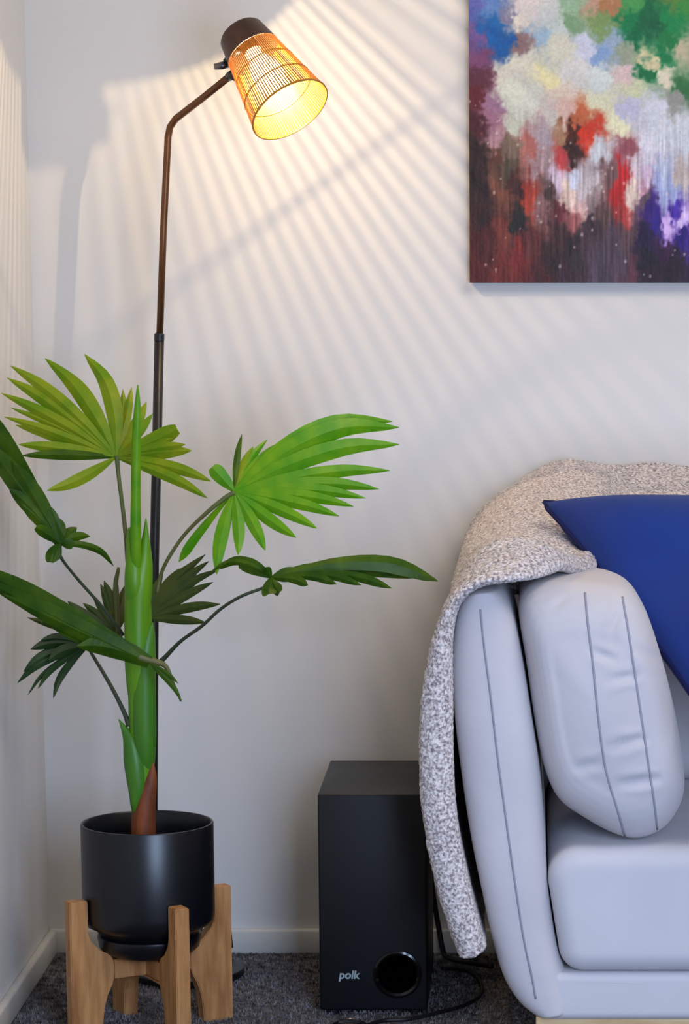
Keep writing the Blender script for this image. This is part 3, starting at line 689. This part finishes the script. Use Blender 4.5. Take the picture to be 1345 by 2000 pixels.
# H: dark frond reaching up out of the frame at the left
YI = YT-.06
frond([(240,1240,3.5,YT+.02),(228,1222,3.4,YT+.01),(195,1180,3.2,YT-.01),(155,1135,3,YT-.03),(125,1098,3,YT-.05),(112,1075,4,YI)], (118,1062,YI), [
 (-50,770,52,-.04,-4,.4,{'wpos':.6,'base':.45}),(-30,860,46,-.05,2,.2,{'wpos':.55,'base':.5}),(18,955,30,-.03,6,0,{'wpos':.6,'base':.5}),(42,985,26,-.02,4,0,{'wpos':.6}),(24,900,38,-.04,2,0,{'wpos':.5}),(70,1030,24,-.02,2,0,{'wpos':.6,'tipw':.4}),
 (92,985,26,.0,0,0,{'wpos':.55}),(116,1012,22,.02,0,0,{'wpos':.6}),(98,1098,24,-.02,4,0,{'wpos':.6,'tipw':.5}),(104,1099,22,-.02,2),(128,1050,40,.0,2,0,{'wpos':.5,'tipw':.5}),(176,1048,18,.04,-6),(222,1106,14,.05,-18,0,{'base':.6}),(150,1030,24,.03,-2)], 'leaf_old', 'petiole_dark')

# ================================================================== floor lamp
YLm = floorY(1908)
lamp = thing('floor_lamp', (0, 0, 0), 'slim bronze and black floor lamp with a lit slotted brass cone shade', 'lamp')
bcen = W(366, 1903, YLm); lamp.location = (bcen.x, YLm, 0)
lathe('base', [(.001, 0.004), (.092, 0.004), (.094, .006), (.094, .014), (.092, .016), (.001, .0175)], 'black_metal', (bcen.x, YLm, 0), parent=lamp, seg=72)
p_bot = W(298, 1885, YLm); p_bot.z = .016
p_mid = W(311, 658, YLm); p_bend = W(329, 245, YLm)
px_ = lambda q: tuple(q)
tube('pole', [px_(p_bot), px_(W(299, 1450, YLm)), px_(W(301, 1100, YLm)), px_(p_mid)], .0078, 'black_metal', lamp, 20)
YHd = YLm-.10
up = [px_(p_mid+Vector((0, 0, -.01))), px_(W(319, 450, YLm)), px_(W(328, 268, YLm)), px_(W(332, 248, YLm-.001)), px_(W(343, 232, YLm-.008)), px_(W(395, 192, YLm-.052)), px_(W(447, 150, YHd))]
tube('upper_pole', up, .0056, 'bronze', lamp, 16)
lathe('collar', [(.0062, -.006), (.0082, -.006), (.0082, .004), (.0062, .006)], 'black_metal', p_mid, W(319, 450, YLm)-p_mid, lamp, 20)
# head
YHc = YHd-.02
top_c = W(469, 64, YHc); bot_c0 = W(573, 217, YHc)
ax = bot_c0-top_c; Lp = ax.length; ax = Vector((ax.x, -Lp*math.tan(R(27)), ax.z)); L = ax.length; ax.normalize()
r0, r1 = .0345, .064
q = ax.to_track_quat('Z', 'Y').to_matrix()
def head(r, a, h): return top_c + q @ Vector((r*math.cos(a), r*math.sin(a), h))
rad = lambda h: r0 + (r1-r0)*h/L
hc = L*.27
V, Fc = [], []
lathe('shade_cap', [(.001, -.004), (r0*.75, -.004), (r0*.95, 0), (rad(.004)+.0008, .004), (rad(hc)+.0008, hc), (rad(hc)-.0006, hc), (rad(.005)-.001, .005), (.001, .002)], 'bronze_dark', top_c, ax, lamp, 64)
def shade():
    V, Fc = [], []; N = 92; t = .0006
    for k in range(N):
        a = 2*math.pi*k/N; hw = math.pi/N*.5
        h0, h1 = hc-.001, L
        b = len(V)
        for h in (h0, h1):
            for da, dr in ((-hw, 0), (hw, 0), (hw, -t), (-hw, -t)): V.append(head(rad(h)+dr, a+da, h))
        for i in range(4):
            j = (i+1) % 4; Fc.append((b+i, b+j, b+4+j, b+4+i))
        Fc += [(b, b+1, b+2, b+3), (b+7, b+6, b+5, b+4)]
    return mesh_obj('shade', V, Fc, 'brass', lamp, False)
sh = shade()
for hh in (L,):
    lathe('shade_rim', [(rad(hh)-.0012, hh-.0015), (rad(hh)+.0008, hh-.0015), (rad(hh)+.0008, hh+.0012), (rad(hh)-.0012, hh+.0012), (rad(hh)-.0012, hh-.0015)], 'brass', top_c, ax, sh, 76)
for hh in (hc+(L-hc)*.33, hc+(L-hc)*.66):
    lathe('shade_ring', [(rad(hh)-.0014, hh-.0006), (rad(hh)+.0005, hh-.0006), (rad(hh)+.0005, hh+.0006), (rad(hh)-.0014, hh+.0006), (rad(hh)-.0014, hh-.0006)], 'brass', top_c, ax, sh, 76)
# joint between arm and head
j0 = W(447, 150, YHd); j1 = head(rad(hc*1.1), 0, hc*1.1)
best = min((head(rad(hc)+.003, a, hc*1.15) for a in np.linspace(0, 6.28, 60)), key=lambda p: (p-j0).length)
tube('bracket', [px_(j0), px_((j0+best)/2+Vector((-.003, 0, .004))), px_(best)], [.007, .008, .009], 'black_metal', lamp, 14)
kn = W(436, 128, YHd)
tube('knob', [px_(kn+Vector((-.014, -.002, -.002))), px_(kn+Vector((-.002, 0, 0))), px_(kn+Vector((.012, .002, .004)))], [.0045, .006, .006], 'chrome', lamp, 14)
tube('bracket', [px_(W(441, 122, YHd)), px_(W(470, 92, YHd-.01))], [.006, .008], 'black_metal', lamp, 12)
# socket, bulb and its filament light
lathe('socket', [(.001, .004), (.014, .004), (.014, hc*.95), (.001, hc*.96)], 'bronze_dark', top_c, ax, lamp, 24)
def bulb_material():
    m = bpy.data.materials.new('lit_bulb_glass'); m.use_nodes = True; nt = m.node_tree; nt.nodes.remove(nt.nodes['Principled BSDF'])
    e = nt.nodes.new('ShaderNodeEmission'); e.inputs[0].default_value = (1, .80, .48, 1); e.inputs[1].default_value = 9
    t = nt.nodes.new('ShaderNodeBsdfTransparent'); mx = nt.nodes.new('ShaderNodeMixShader'); mx.inputs[0].default_value = .25
    nt.links.new(t.outputs[0], mx.inputs[1]); nt.links.new(e.outputs[0], mx.inputs[2]); nt.links.new(mx.outputs[0], nt.nodes['Material Output'].inputs[0]); return m
bh = hc*.95
lathe('bulb', [(.012, bh), (.013, bh+.012), (.018, bh+.024), (.0235, bh+.038), (.0255, bh+.050), (.0235, bh+.062), (.016, bh+.072), (.006, bh+.076), (.0005, bh+.0765)], bulb_material(), top_c, ax, lamp, 32)
fm = bpy.data.materials.new('glowing_filament'); fm.use_nodes = True
fm.node_tree.nodes['Principled BSDF'].inputs['Emission Color'].default_value = (1, .8, .45, 1); fm.node_tree.nodes['Principled BSDF'].inputs['Emission Strength'].default_value = 300
for a in (0, 2.1, 4.2):
    tube('filament', [px_(head(.007, a, bh+.02)), px_(head(.007, a, bh+.060))], 0.0005, fm, lamp, 6)
pl = bpy.data.lights.new('bulb_light', 'POINT'); pl.energy = LAMP_POWER; pl.color = (1, .74, .42); pl.shadow_soft_size = .0018
po = bpy.data.objects.new('bulb_light', pl); C.objects.link(po); po.location = head(0, 0, bh+.040)-Vector((bcen.x, YLm, 0)); po.parent = lamp
# cord
tube('cord', crom([px_(Vector((bcen.x+.05, YLm+.02, .018))), px_(W(395, 1842, YLm+.05)), px_(W(392, 1815, YLm+.06)), px_(W(405, 1795, YLm+.07)), px_(W(425, 1786, YLm+.1)), px_(W(445, 1800, YLm+.12)), px_(W(452, 1850, YLm+.14))], 40), .003, 'cable', lamp, 8)
